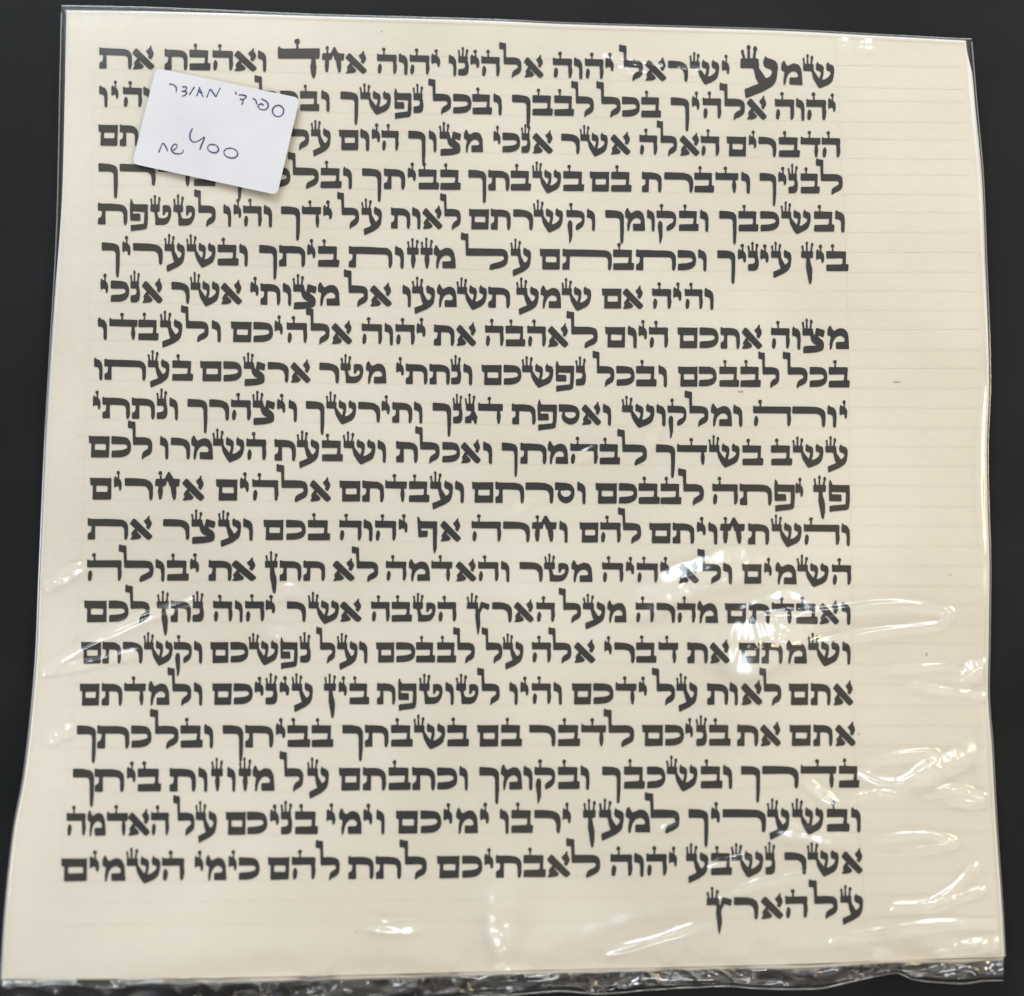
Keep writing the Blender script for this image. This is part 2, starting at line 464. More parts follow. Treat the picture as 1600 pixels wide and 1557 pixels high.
def letter(ink, ch, xr, xl, roof, base, hscale=None):
    shapes, w, st, extra = G[ch]
    wpx = xr - xl
    um = .5 * (xr + xl)
    hgt = (base(um) - roof(um)) if hscale is None else hscale[1]
    nat = w * hgt
    grow = wpx / nat
    rot = random.uniform(-.012, .012)
    if st and (grow > 1.10):
        add = (wpx - nat * 1.03) / hgt / 1.03

        def fx(x):
            q = np.clip((x - st[0]) / (st[1] - st[0]), 0, 1)
            return (x + add * q) * hgt * 1.03
    else:
        def fx(x):
            return x * hgt * grow

    def place(pts):
        x, y = pts[:, 0], pts[:, 1]
        jx = RNG.normal(0, .004, len(x))
        jy = RNG.normal(0, .004, len(x))
        u = xl + fx(x + jx) + (y - .5) * hgt * rot
        if hscale is None:
            b, r = base(u), roof(u)
            v = b - (y + jy) * (b - r)
        else:
            v = hscale[0] + hscale[1] - (y + jy) * hscale[1]
        return np.stack([u, v], axis=1)

    i = 0
    while i < len(shapes):
        if i + 1 < len(shapes) and shapes[i + 1] == 'hole':
            ink.add([place(fillet(shapes[i])), place(fillet(shapes[i + 2]))])
            i += 3
        else:
            ink.add([place(fillet(shapes[i]))])
            i += 1
    for e in extra:
        xc = e[1] if e[0] == 'tag' else e[1] + e[2] / 2
        k_ = hgt * np.clip(grow, .85, 1.05)
        for sh in (tag_shapes(e[1]) if e[0] == 'tag' else crown_shapes(e[1], e[2])):
            q = place(sh)
            q[:, 0] += fx(xc) + (sh[:, 0] - xc) * k_ - fx(sh[:, 0])
            ink.add([q])


# every line: roof/base heights (x, roof y, base y) and the letters (char xr xl) read from right to left
LINES = [
 ([(180,76,108),(400,80.5,110.5),(638,86,116.5),(848,91.5,122),(1240,99.5,132.5)],
  "ש 1304 1255 מ 1254 1221 ע 1216 1157 י 1140 1128 ש 1124 1078 ר 1075 1044 א 1041 1008 ל 1005 967 י 959 946 ה 943 914 ו 910 897 ה 894 864 "
  "א 849 819 ל 815 780 ה 781 752 י 749 735 נ 733 716 ו 713 701 י 688 674 ה 671 640 ו 637 623 ה 620 589 א 573 540 ח 538 503 ד 500 434 "
  "ו 416 403 א 401 366 ה 364 332 ב 329 296 ת 293 257 א 241 207 ת 206 155"),
 ([(190,137,167.5),(494,143,173.5),(767,148,179),(1015,153,184),(1270,156,188)],
  "י 1306 1294 ה 1291 1260 ו 1257 1244 ה 1241 1211 א 1198 1167 ל 1164 1124 ה 1127 1098 י 1093 1081 ך 1077 1048 ב 1033 1002 כ 1000 972 ל 970 932 "
  "ל 928 893 ב 897 866 ב 864 832 ך 829 800 ו 784 771 ב 769 738 כ 737 708 ל 705 669 נ 662 646 פ 643 616 ש 611 563 ך 560 532 "
  "ו 515 502 ב 499 469 כ 466 438 ל 435 398 מ 385 354 א 352 320 ד 317 286 ך 283 254 ו 236 224 ה 222 192 י 185 174 ו 168 155"),
 ([(180,196,228),(552,202.5,234),(796,209,239.5),(1159,214,244.5),(1274,215.5,246)],
  "ה 1313 1284 ד 1282 1251 ב 1250 1217 ר 1213 1185 י 1182 1170 ם 1166 1136 ה 1124 1095 א 1093 1062 ל 1058 1026 ה 1027 999 א 985 954 ש 950 907 ר 906 877 "
  "א 864 832 נ 829 815 כ 813 785 י 782 771 מ 755 725 צ 721 687 ו 682 670 ך 665 638 ה 623 596 י 594 581 ו 577 563 ם 560 530 "
  "ע 517 486 ל 483 447 ל 437 405 ב 403 373 ב 371 341 ך 338 310 ו 300 288 ש 285 240 נ 240 226 ת 216 187 ם 184 154"),
 ([(170,257,289),(509,261.5,293),(704,266.5,297),(897,269,299.5),(1101,270.5,301.5),(1265,271.5,302)],
  "ל 1317 1275 ב 1281 1251 נ 1247 1232 י 1229 1216 ך 1213 1187 ו 1172 1158 ד 1154 1118 ב 1116 1085 ר 1083 1038 ת 1034 1003 ב 987 955 ם 952 922 "
  "ב 913 880 ש 877 832 ב 830 798 ת 796 763 ך 760 732 ב 720 688 ב 686 654 י 650 637 ת 633 600 ך 596 566 ו 550 536 ב 534 501 ל 498 450 כ 454 420 ת 412 381 ך 378 350 "
  "ב 337 303 ד 300 247 ר 243 187 ך 184 154"),
 ([(177,319,351.5),(393,321.5,353),(626,326,357.5),(750,327.5,359.5),(1072,330,360.5),(1288,331,362.5)],
  "ו 1320 1305 ב 1304 1272 ש 1267 1221 כ 1218 1188 ב 1185 1154 ך 1151 1124 ו 1107 1094 ב 1092 1061 ק 1057 1026 ו 1023 1011 מ 1008 977 ך 975 946 "
  "ו 930 917 ק 914 885 ש 880 834 ר 833 802 ת 798 767 ם 764 733 ל 720 688 א 691 660 ו 657 644 ת 641 611 ע 597 565 ל 561 527 י 519 505 ד 502 472 ך 469 439 "
  "ו 425 412 ה 409 380 י 377 365 ו 361 349 ל 337 303 ט 305 271 ט 268 235 פ 231 203 ת 199 153"),
 ([(172,381,413),(350,382,413.5),(514,384.5,416.5),(577,386,418.5),(859,390.5,422),(972,391.5,422.5),(1308,392.5,423.5)],
  "ב 1326 1291 י 1288 1275 ן 1271 1252 ע 1237 1205 י 1201 1188 נ 1186 1169 י 1166 1153 ך 1149 1121 ו 1104 1091 כ 1088 1059 ת 1056 994 ב 991 958 ת 956 879 ם 875 844 "
  "ע 830 798 ל 794 720 מ 712 678 ז 676 657 ז 654 636 ו 631 617 ת 613 545 ב 530 497 י 493 480 ת 477 436 ך 433 405 "
  "ו 387 374 ב 373 340 ש 337 292 ע 289 257 ר 254 208 י 204 191 ך 187 159"),
 ([(192,440,473),(422,443,475.5),(779,450,481.5),(957,452,482.5),(1107,452,483)],
  "ו 1115 1101 ה 1098 1070 י 1065 1052 ה 1049 1019 א 1005 973 ם 971 941 ש 924 878 מ 877 845 ע 842 807 ת 797 763 ש 761 714 מ 714 683 ע 680 644 ו 642 629 "
  "א 612 578 ל 575 537 מ 531 497 צ 495 458 ו 455 442 ת 438 407 י 404 391 א 378 345 ש 343 298 ר 296 268 א 254 222 נ 219 204 כ 202 173 י 169 157"),
 ([(192,500.5,531.5),(407,502.5,534),(583,506,538.5),(779,511,541.5),(1072,512.5,544.5),(1308,513,545.5)],
  "מ 1327 1293 צ 1289 1254 ו 1251 1238 ה 1234 1205 א 1191 1159 ת 1156 1126 כ 1123 1093 ם 1090 1059 ה 1044 1014 י 1011 998 ו 995 981 ם 977 946 "
  "ל 934 885 א 888 856 ה 853 824 ב 821 790 ה 787 758 א 744 713 ת 710 678 י 665 651 ה 648 618 ו 614 601 ה 597 565 א 550 518 ל 515 478 ה 480 448 י 442 429 כ 427 396 ם 393 361 "
  "ו 345 331 ל 326 283 ע 285 250 ב 248 216 ד 215 171 ו 167 153"),
 ([(189,563,594.5),(330,564,595),(692,570,600.5),(770,571,602),(1072,573.5,604.5),(1311,574,605.5)],
  "ב 1328 1295 כ 1293 1265 ל 1262 1223 ל 1218 1185 ב 1189 1157 ב 1155 1124 כ 1120 1092 ם 1090 1060 ו 1042 1029 ב 1026 994 כ 992 963 ל 960 926 "
  "נ 916 900 פ 897 868 ש 865 816 כ 815 787 ם 784 753 ו 738 724 נ 721 705 ת 703 671 ת 668 634 י 631 619 מ 604 572 ט 568 532 ר 530 499 "
  "א 485 454 ר 451 418 צ 415 381 כ 378 349 ם 346 313 ב 302 269 ע 265 231 ת 228 163 ו 160 147"),
 ([(177,622,654.5),(376,625.5,656.5),(626,629.5,660.5),(813,632,663.5),(1044,634.5,665.5),(1233,635.5,666.5)],
  "י 1324 1312 ו 1307 1293 ר 1290 1238 ה 1236 1177 ו 1160 1146 מ 1144 1111 ל 1107 1070 ק 1073 1043 ו 1040 1026 ש 1023 972 ו 955 942 א 939 909 ס 906 873 פ 870 840 ת 837 800 "
  "ד 786 747 ג 746 726 נ 723 708 ך 705 676 ו 660 647 ת 644 613 י 609 596 ר 594 560 ש 557 510 ך 507 478 ו 464 451 י 446 433 צ 430 395 ה 392 361 ר 358 327 ך 324 293 "
  "ו 278 265 נ 262 245 ת 242 206 ת 203 160 י 157 145"),
 ([(154,682,715),(399,686.5,719),(632,691,723),(822,693,724.5),(1173,696.5,727),(1216,696.5,727.5)],
  "ע 1325 1290 ש 1287 1239 ב 1238 1205 ב 1193 1160 ש 1156 1108 ד 1105 1058 ך 1055 1025 ל 1011 965 ב 969 937 ה 934 891 מ 888 856 ת 854 813 ך 809 784 "
  "ו 769 755 א 751 720 כ 719 691 ל 687 649 ת 653 619 ו 603 590 ש 587 537 ב 536 503 ע 499 464 ת 462 429 ה 416 385 ש 382 333 מ 333 299 ר 297 267 ו 263 250 "
  "ל 238 200 כ 205 174 ם 171 139"),
 ([(157,747.5,781),(350,749,782),(549,752,784),(756,754,785.5),(1015,756,788),(1130,757,789),(1311,758,790)],
  "פ 1328 1295 ן 1291 1271 י 1255 1243 פ 1242 1210 ת 1206 1156 ה 1153 1113 ל 1100 1060 ב 1065 1032 ב 1031 998 כ 996 967 ם 964 931 ו 915 902 ס 898 867 ר 865 821 ת 819 774 ם 771 738 "
  "ו 725 711 ע 708 672 ב 671 639 ד 636 602 ת 600 566 ם 563 531 א 517 484 ל 481 432 ה 435 394 י 389 375 ם 371 338 א 319 285 ח 281 242 ר 239 195 י 190 178 ם 174 141"),
 ([(163,811.5,843),(425,812.5,844.5),(549,813,844.5),(761,816,846.5),(923,817,848),(1032,818,849),(1288,820,852)],
  "ו 1328 1315 ה 1312 1256 ש 1253 1206 ת 1202 1169 ח 1164 1125 ו 1121 1107 י 1103 1089 ת 1085 1051 ם 1048 1015 ל 1002 966 ה 970 938 ם 935 906 "
  "ו 887 874 ח 870 831 ר 828 786 ה 783 737 א 720 688 ף 683 651 י 637 623 ה 619 586 ו 582 568 ה 565 530 ב 516 481 כ 478 447 ם 443 412 "
  "ו 395 380 ע 377 341 צ 337 299 ר 296 255 א 238 203 ת 200 137"),
 ([(163,876,908),(278,876,908),(618,878,908),(764,878.5,908),(957,879.5,910),(1173,882.5,913),(1314,883,914)],
  "ה 1330 1300 ש 1295 1246 מ 1245 1212 י 1206 1194 ם 1190 1160 ו 1144 1130 ל 1127 1090 א 1092 1060 י 1046 1032 ה 1028 995 י 991 978 ה 974 941 "
  "מ 926 893 ט 889 850 ר 848 812 ו 796 783 ה 779 747 א 744 712 ד 707 674 מ 672 639 ה 635 603 ל 591 550 א 554 520 ת 508 474 ת 471 437 ן 434 414 "
  "א 400 362 ת 362 326 י 311 297 ב 295 261 ו 257 243 ל 240 186 ה 190 136"),
 ([(149,939,972.5),(347,940.5,972),(595,940.5,971),(698,941,971),(1006,943,974),(1150,943.5,974.5),(1325,943.5,975)],
  "ו 1329 1315 א 1311 1280 ב 1278 1244 ד 1241 1206 ת 1203 1170 ם 1166 1133 מ 1122 1090 ה 1087 1058 ר 1055 1026 ה 1022 993 מ 979 949 ע 946 911 ל 908 873 "
  "ה 867 838 א 834 803 ר 800 769 ץ 765 729 ה 713 684 ט 681 645 ב 644 612 ה 609 580 א 565 531 ש 530 482 ר 478 448 י 430 415 ה 413 383 ו 379 367 ה 363 333 "
  "נ 319 301 ת 298 267 ן 264 245 ל 234 196 כ 201 170 ם 167 132"),
 ([(143,1003.5,1037),(347,1004,1036),(603,1004,1035.5),(698,1004.5,1035),(1009,1004.5,1036),(1170,1005,1037.5),(1322,1005,1037)],
  "ו 1329 1316 ש 1312 1263 מ 1261 1229 ת 1223 1190 ם 1187 1155 א 1140 1109 ת 1106 1074 ד 1060 1029 ב 1026 994 ר 992 960 י 956 944 א 930 897 ל 893 857 ה 861 831 "
  "ע 818 786 ל 785 753 ל 742 708 ב 713 683 ב 680 650 כ 649 619 ם 616 588 ו 574 561 ע 559 527 ל 524 494 נ 486 469 פ 465 438 ש 435 389 כ 388 360 ם 357 329 "
  "ו 316 303 ק 300 272 ש 270 225 ר 223 192 ת 189 160 ם 158 127"),
 ([(140,1068.5,1102),(347,1069,1102),(560,1068.5,1101),(908,1068,1100),(1251,1069,1102)],
  "א 1333 1302 ת 1298 1267 ם 1263 1233 ל 1221 1187 א 1191 1158 ו 1153 1140 ת 1138 1105 ע 1090 1057 ל 1055 1019 י 1011 998 ד 995 962 כ 959 927 ם 924 894 "
  "ו 878 865 ה 861 831 י 826 813 ו 809 796 ל 781 746 ט 748 713 ו 709 696 ט 692 655 פ 651 622 ת 618 589 ב 577 546 י 542 529 ן 525 506 "
  "ע 489 456 י 452 437 נ 434 415 י 412 398 כ 395 365 ם 362 332 ו 316 303 ל 299 262 מ 265 232 ד 228 194 ת 191 159 ם 155 125"),
 ([(135,1134.5,1169),(296,1134.5,1169),(497,1134,1168),(627,1133.5,1167),(765,1133.5,1166),(1024,1133,1165.5),(1251,1133.5,1166)],
  "א 1337 1305 ת 1301 1271 ם 1267 1234 א 1220 1188 ת 1185 1152 ב 1142 1108 נ 1105 1088 י 1083 1071 כ 1069 1039 ם 1036 1004 ל 991 943 ד 947 908 ב 907 872 ר 868 827 "
  "ב 816 783 ם 779 746 ב 733 699 ש 696 647 ב 645 611 ת 607 570 ך 567 535 ב 521 487 ב 485 449 י 446 431 ת 427 383 ך 380 348 "
  "ו 333 319 ב 317 282 ל 279 234 כ 237 205 ת 202 152 ך 150 120"),
 ([(129,1202,1237.5),(232,1202,1237),(537,1200.5,1235),(888,1199,1233.5),(986,1198.5,1233),(1325,1197.5,1231)],
  "ב 1343 1311 ד 1307 1251 ר 1248 1191 ך 1188 1158 ו 1144 1130 ב 1129 1095 ש 1090 1042 כ 1040 1011 ב 1008 975 ך 970 941 ו 921 907 ב 906 872 ק 868 835 ו 832 818 מ 816 783 ך 780 749 "
  "ו 731 718 כ 715 683 ת 680 644 ב 642 607 ת 603 567 ם 563 530 ע 514 480 ל 474 437 מ 429 395 ז 392 373 ו 368 355 ז 348 330 ו 324 310 ת 306 265 "
  "ב 252 215 י 212 198 ת 194 148 ך 147 114"),
 ([(117,1271,1306),(367,1269.5,1305),(638,1267.5,1303),(816,1266.5,1301.5),(1084,1265,1300.5),(1311,1265,1300)],
  "ו 1345 1330 ב 1328 1292 ש 1287 1238 ע 1234 1199 ר 1197 1129 י 1125 1111 ך 1107 1076 ל 1062 1008 מ 1016 978 ע 975 936 ן 931 911 י 892 879 ר 876 835 ב 833 799 ו 795 781 "
  "י 764 750 מ 747 713 י 707 693 כ 690 657 ם 653 619 ו 601 588 י 582 568 מ 565 530 י 524 510 ב 497 461 נ 457 439 י 436 422 כ 418 386 ם 384 353 "
  "ע 339 306 ל 304 271 ה 264 236 א 234 200 ד 200 167 מ 165 137 ה 134 104"),
 ([(114,1342,1377.5),(270,1341,1376),(436,1340,1375),(563,1339,1374),(701,1338,1372),(836,1337,1371),(969,1335.5,1369.5),(1127,1334,1368),(1331,1331,1365)],
  "א 1348 1315 ש 1311 1262 ר 1260 1226 נ 1212 1196 ש 1193 1143 ב 1144 1111 ע 1107 1072 י 1058 1045 ה 1042 1010 ו 1006 991 ה 988 954 ל 938 885 א 891 855 ב 853 818 ת 815 775 י 771 757 כ 754 722 ם 718 683 "
  "ל 667 624 ת 627 587 ת 584 544 ל 531 493 ה 493 456 ם 452 419 כ 406 373 י 370 357 מ 354 322 י 318 304 ה 288 253 ש 251 198 מ 196 160 י 155 140 ם 136 96"),
 ([(1120,1403,1437),(1245,1402,1436),(1331,1399,1432.5)],
  "ע 1349 1313 ל 1309 1264 ה 1262 1227 א 1224 1189 ר 1185 1147 ץ 1144 1104"),
]

rows_rb = []
for k, (yy, txt) in enumerate(LINES):
    yy = np.array(yy, float)
    deg = 2 if len(yy) > 3 else 1
    cr_, cb_ = np.polyfit(yy[:, 0] - 700, yy[:, 1], deg), np.polyfit(yy[:, 0] - 700, yy[:, 2], deg)
    roof = lambda u, c=cr_: np.polyval(c, np.asarray(u, float) - 700)
    base = lambda u, c=cb_: np.polyval(c, np.asarray(u, float) - 700)
    rows_rb.append((roof, base))
    tok = txt.split()
    ink = Ink()
    for i in range(0, len(tok), 3):
        ch, xr, xl = tok[i], float(tok[i + 1]), float(tok[i + 2])
        big = None
        if k == 0 and ch == 'ע':
            big = (91.5, 45.5)
        if k == 0 and ch == 'ד':
            big = (76.0, 46.0)
        letter(ink, ch, xr, xl, roof, base, big)
    ink.build('text_line', M_INK, scroll)

# --- scored ruling lines ------------------------------------------------------
rul = Ink()


def ruling(pts, w):
    p = np.array(pts, float)
    d = np.gradient(p, axis=0)
    nrm = np.stack([-d[:, 1], d[:, 0]], axis=1)
    nrm /= np.hypot(nrm[:, 0], nrm[:, 1])[:, None]
    ww = w * (1 + .15 * np.sin(np.arange(len(p)) * .7 + p[0, 1]))[:, None] * .5
    off = len(rul.v)
    dep = .00012 * (.3 + .7 * sstep(1280, 1340, p[:, 0]))
    for q, lift in ((p + nrm * ww, .00015 + dep), (p, .00015), (p - nrm * ww, .00015 + dep)):
        rul.v.extend(unproject(q[:, 0], q[:, 1], sheet_z(q[:, 0], q[:, 1]) + lift))
    m = len(p)
    for r_ in (0, m):
        for i in range(m - 1):
            rul.f.append((off + r_ + i, off + r_ + i + 1, off + r_ + m + i + 1, off + r_ + m + i))


us = np.linspace(0, 1, 60)
for k, (roof, base) in enumerate(rows_rb):
    if k == 21:
        roof = lambda u: rows_rb[20][0](u) + 67.5
        base = lambda u: rows_rb[20][1](u) + 68.5
    for fn in (roof, base):
        v0 = float(fn(1300))
        tt = (v0 - 60) / 1440
        x1 = float(E_RIG(np.clip(tt, 0, 1))[0]) - 9
        x0 = float(E_LEF(np.clip((float(fn(150)) - 20) / 1510, 0, 1))[0]) + 45
        u = x0 + (x1 - x0) * us
        ue = np.minimum(u, 1330)
        slope = (float(fn(1330)) - float(fn(1200))) / 130
        ruling(np.stack([u, fn(ue) + (u - ue) * slope * .6], axis=1), 2.6)
ruling(np.stack([1311 + 22 * us + 12 * np.clip(us * 4, 0, 1) + 14 * np.clip((us - .8) * 5, 0, 1) - 5, 60 + 1400 * us], axis=1), 1.8)
ruling(np.stack([150 - 20 * us - 40 * us ** 3 - 4, 66 + 1360 * us], axis=1), 1.8)
rul.build('ruling_lines', M_PARCH, scroll)

# --- small marks --------------------------------------------------------------
for (u, v, rx, ry) in [(1448, 1023, 1.2, 3.2), (1401, 597, 6, .9), (1485, 899, 1, 1.6), (1342, 1147, 1.1, 1.8), (596, 49, 1, 1.2),
                       (556, 1457, 1.2, 1.0), (1158, 612, 5, 1.6)]:
    fl = Ink()
    a = np.linspace(0, 2 * math.pi, 11, endpoint=False)
    rr = 1 + RNG.normal(0, .18, 11)
    fl.add([np.stack([u + rx * rr * np.cos(a) - .25 * ry * np.sin(a), v + ry * rr * np.sin(a)], axis=1)])
    fl.build('fleck', M_FLECK, scroll)

# ----------------------------------------------------------------------------
# the clear sleeve
# ----------------------------------------------------------------------------
sleeve = empty('plastic_sleeve', None, 'clear wrinkled plastic sleeve round the parchment, crumpled open along its near end', 'plastic sleeve')

# ridges of the film: pixel polyline, height (px), half width (px)
RIDGES = [
 ([(1185, 962), (1240, 962), (1330, 950), (1385, 945), (1430, 947), (1478, 955)], 4.6, 5.2),
 ([(1484, 958), (1472, 974), (1440, 980), (1385, 986), (1340, 994), (1290, 1004), (1230, 1012), (1185, 1014)], 4.2, 4.8),
 ([(1000, 945), (1040, 922), (1080, 902), (1130, 886), (1170, 880)], 8.5, 26.0, 1),
 ([(1078, 926), (1120, 910), (1156, 896)], 2.6, 4.0),
 ([(1128, 1004), (1175, 1006), (1222, 990), (1262, 958)], 15.0, 42.0, 1),
 ([(1150, 958), (1225, 936), (1262, 952)], 3.0, 8.0),
 ([(1380, 1045), (1430, 1043), (1500, 1040)], 2.0, 4.0),
 ([(1500, 1062), (1520, 1050), (1536, 1044)], 6.5, 17.0, 1),
 ([(1420, 1068), (1480, 1079), (1545, 1090)], 2.4, 3.6),
 ([(1343, 1205), (1370, 1190), (1410, 1179), (1455, 1177), (1462, 1186), (1440, 1204), (1410, 1222), (1375, 1220), (1346, 1207)], 3.6, 4.6),
 ([(1420, 1218), (1465, 1202), (1508, 1180)], 7.0, 20.0, 1),
 ([(1326, 1250), (1365, 1239), (1410, 1241)], 2.6, 4.0),
 ([(1448, 1241), (1485, 1234), (1525, 1243), (1536, 1252), (1515, 1256), (1485, 1250)], 4.4, 5.6),
 ([(1375, 1310), (1430, 1304), (1470, 1308), (1490, 1318), (1465, 1325), (1415, 1329)], 3.0, 4.2),
 ([(1396, 1416), (1450, 1414), (1480, 1398), (1500, 1380), (1521, 1356)], 4.6, 6.0),
 ([(1455, 1420), (1500, 1402), (1536, 1390)], 3.4, 5.0),
 ([(1125, 1399), (1180, 1380), (1230, 1370), (1282, 1360)], 2.6, 4.4),
 ([(950, 1486), (1010, 1471), (1060, 1455), (1108, 1438)], 3.2, 7.0, 1),
 ([(1300, 1466), (1400, 1452), (1480, 1443), (1552, 1445)], 3.4, 6.0),
 ([(1470, 1482), (1562, 1474)], 4.5, 13.0, 1),
 ([(70, 1046), (140, 1003), (220, 966), (300, 940)], 4.2, 5.5),
 ([(70, 1050), (140, 1036), (215, 1018)], 2.8, 4.5),
 ([(76, 915), (104, 896), (130, 882)], 4.0, 11.0, 1),
 ([(74, 1158), (112, 1138)], 3.0, 6.0),
 ([(1262, 1220), (1280, 1236), (1308, 1255)], 3.0, 5.0),
 ([(1105, 1351), (1145, 1342), (1185, 1333)], 2.6, 4.0),
 ([(948, 91), (985, 96), (1030, 105)], 2.9, 4.0),
 ([(970, 107), (1005, 115)], 2.4, 3.2),
 ([(1062, 109), (1092, 111)], 2.0, 3.0),
 ([(1316, 58), (1314, 76)], 1.2, 6.0), ([(1353, 62), (1350, 84)], 1.5, 7.0),
 ([(796, 1365), (786, 1440), (792, 1518)], 5.2, 25.0),
 ([(797, 1517), (783, 1460), (774, 1395)], 1.9, 12.0, 1),
 ([(795, 1512), (860, 1460), (950, 1425), (1090, 1394)], 2.6, 20.0),
 ([(570, 1441), (600, 1446), (650, 1446)], 3.0, 8.0),
 ([(60, 1500), (200, 1482), (380, 1466), (540, 1462)], 3.0, 26.0),
 ([(1518, 80), (1523, 160), (1528, 250), (1533, 330)], 1.7, 6.0),
 ([(1541, 600), (1536, 660), (1533, 730), (1534, 800), (1539, 865)], 1.7, 6.0),
 ([(1541, 1110), (1539, 1165), (1534, 1195), (1541, 1240)], 1.9, 6.0),
 ([(1000, 712), (1010, 700), (1030, 664)], 1.6, 4.5),
 ([(905, 712), (930, 700)], 2.2, 4.5), ([(800, 798), (830, 780)], 1.8, 5.0),
 ([(1200, 1288), (1325, 1312)], 3.0, 9.0), ([(1030, 1290), (1070, 1275)], 2.2, 5.0),
 ([(430, 930), (450, 918), (470, 926)], 2.4, 6.0), ([(420, 985), (455, 992)], 2.0, 7.0),
 ([(1290, 930), (1420, 915), (1535, 930)], 1.8, 40.0),
 ([(1010, 1140), (1200, 1110), (1400, 1130)], 2.0, 46.0),
]


def ridge_height(U, V):
    h = np.zeros_like(U)
    for k, (pts, amp, sig, *flat) in enumerate(RIDGES):
        c = catmull(pts, 26)
        lo, hi = c.min(0) - 4 * sig, c.max(0) + 4 * sig
        m = (U > lo[0]) & (U < hi[0]) & (V > lo[1]) & (V < hi[1])
        if not m.any():
            continue
        x, y = U[m], V[m]
        best = np.full(x.shape, 1e9)
        tt = np.zeros(x.shape)
        L = np.r_[0, np.cumsum(np.hypot(*np.diff(c, axis=0).T))]
        for i in range(len(c) - 1):
            a, d = c[i], c[i + 1] - c[i]
            q = np.clip(((x - a[0]) * d[0] + (y - a[1]) * d[1]) / max(d @ d, 1e-9), 0, 1)
            dd = np.hypot(x - a[0] - q * d[0], y - a[1] - q * d[1])
            mm = dd < best
            best[mm] = dd[mm]
            tt[mm] = ((L[i] + q * (L[i + 1] - L[i])) / L[-1])[mm]
        taper = np.sin(np.pi * np.clip(tt * .9 + .05, 0, 1)) ** .4
        wob = 1 + .14 * np.sin(tt * 13 + k) + .07 * np.sin(tt * 37 + 2 * k)
        s_ = sig * (1 + .14 * np.sin(tt * 9 + 3 * k))
        if flat:                                   # two plane flanks meeting in a soft crest
            y_ = 1.15 - np.sqrt((best / s_) ** 2 + .0225)
            prof = np.logaddexp(0, y_ * 9) / 9
        else:
            prof = np.exp(-(best / s_) ** 2 / 1.4)
        h[m] += 1.55 * amp * taper * wob * prof
    return h


def vnoise(x, y, seed):
    r = np.random.default_rng(seed).random((64, 64))
    xi, yi = np.floor(x).astype(int), np.floor(y).astype(int)
    fx, fy = x - xi, y - yi
    fx, fy = fx * fx * fx * (fx * (6 * fx - 15) + 10), fy * fy * fy * (fy * (6 * fy - 15) + 10)
    g = lambda a, b: r[a % 64, b % 64]
    return (g(xi, yi) * (1 - fx) * (1 - fy) + g(xi + 1, yi) * fx * (1 - fy) + g(xi, yi + 1) * (1 - fx) * fy + g(xi + 1, yi + 1) * fx * fy)


def film_height(U, V):
    """Height of the film above the parchment in pixels (about 0.1 mm each)."""
    low = 2.6 * vnoise(U / 190 + 3, V / 150, 1) + .9 * vnoise(U / 90, V / 75, 2)
    near = sstep(820, 1200, V) * (.25 + .75 * sstep(700, 1300, U))
    low = low + near * (2.2 * vnoise(U / 110 + V / 300, V / 52, 3) + .7 * vnoise(U / 60 + V / 160, V / 26, 4))
    fine = .025 * vnoise(U / 13, V / 11, 5)
    return .8 + low + fine


NI, NJ, NB = 560, 540, 5
sa = np.r_[np.linspace(-1, 0, NB, endpoint=False), np.linspace(0, 1, NI), np.linspace(1, 2, NB + 1)[1:]]
ta = np.r_[np.linspace(-1, 0, NB, endpoint=False), np.linspace(0, 1, NJ)]
S, T = np.meshgrid(sa, ta)
sc, tc_ = np.clip(S, 0, 1), np.clip(T, 0, 1)
Q = coons(sc, tc_)
exl, exr, ext = np.clip(-S, 0, 1), np.clip(S - 1, 0, 1), np.clip(-T, 0, 1)
mL = 9.0 * (1 - .55 * sstep(.05, .6, tc_)) - 1.5 * sstep(.7, 1, tc_)
mR = 10.5 - 6.5 * sstep(.05, .45, tc_) - 1.5 * sstep(.6, 1, tc_)
mT = 10.5 - 6.0 * sstep(0, .30, sc)
U = Q[..., 0] - exl * mL + exr * mR
V = Q[..., 1] - ext * mT
e = np.maximum(np.maximum(exl, exr), ext)
inner = np.minimum(np.minimum(sc, 1 - sc) * 1450, tc_ * 1480)      # px from the nearest closed edge
wid = sstep(0, 150, np.minimum(sc, 1 - sc) * 1450) * sstep(0, 150, tc_ * 1480)
lm = sstep(180, 215, U) * sstep(495, 460, U) * sstep(85, 115, V) * sstep(330, 295, V)
hh = (film_height(U, V) * (0.15 + 0.85 * wid) + ridge_height(U, V) * sstep(0, 7, inner)) * (1 - .75 * lm) * (1 - e)
Z = sheet_z(U, V) + 0.0015 + hh * 0.001 - 0.0085 * sstep(0, 1, e) + 0.0035 * np.sin(np.pi * e)
mesh_obj('front_film', unproject(U, V, Z), grid_faces(*U.shape), M_FILM, sleeve)

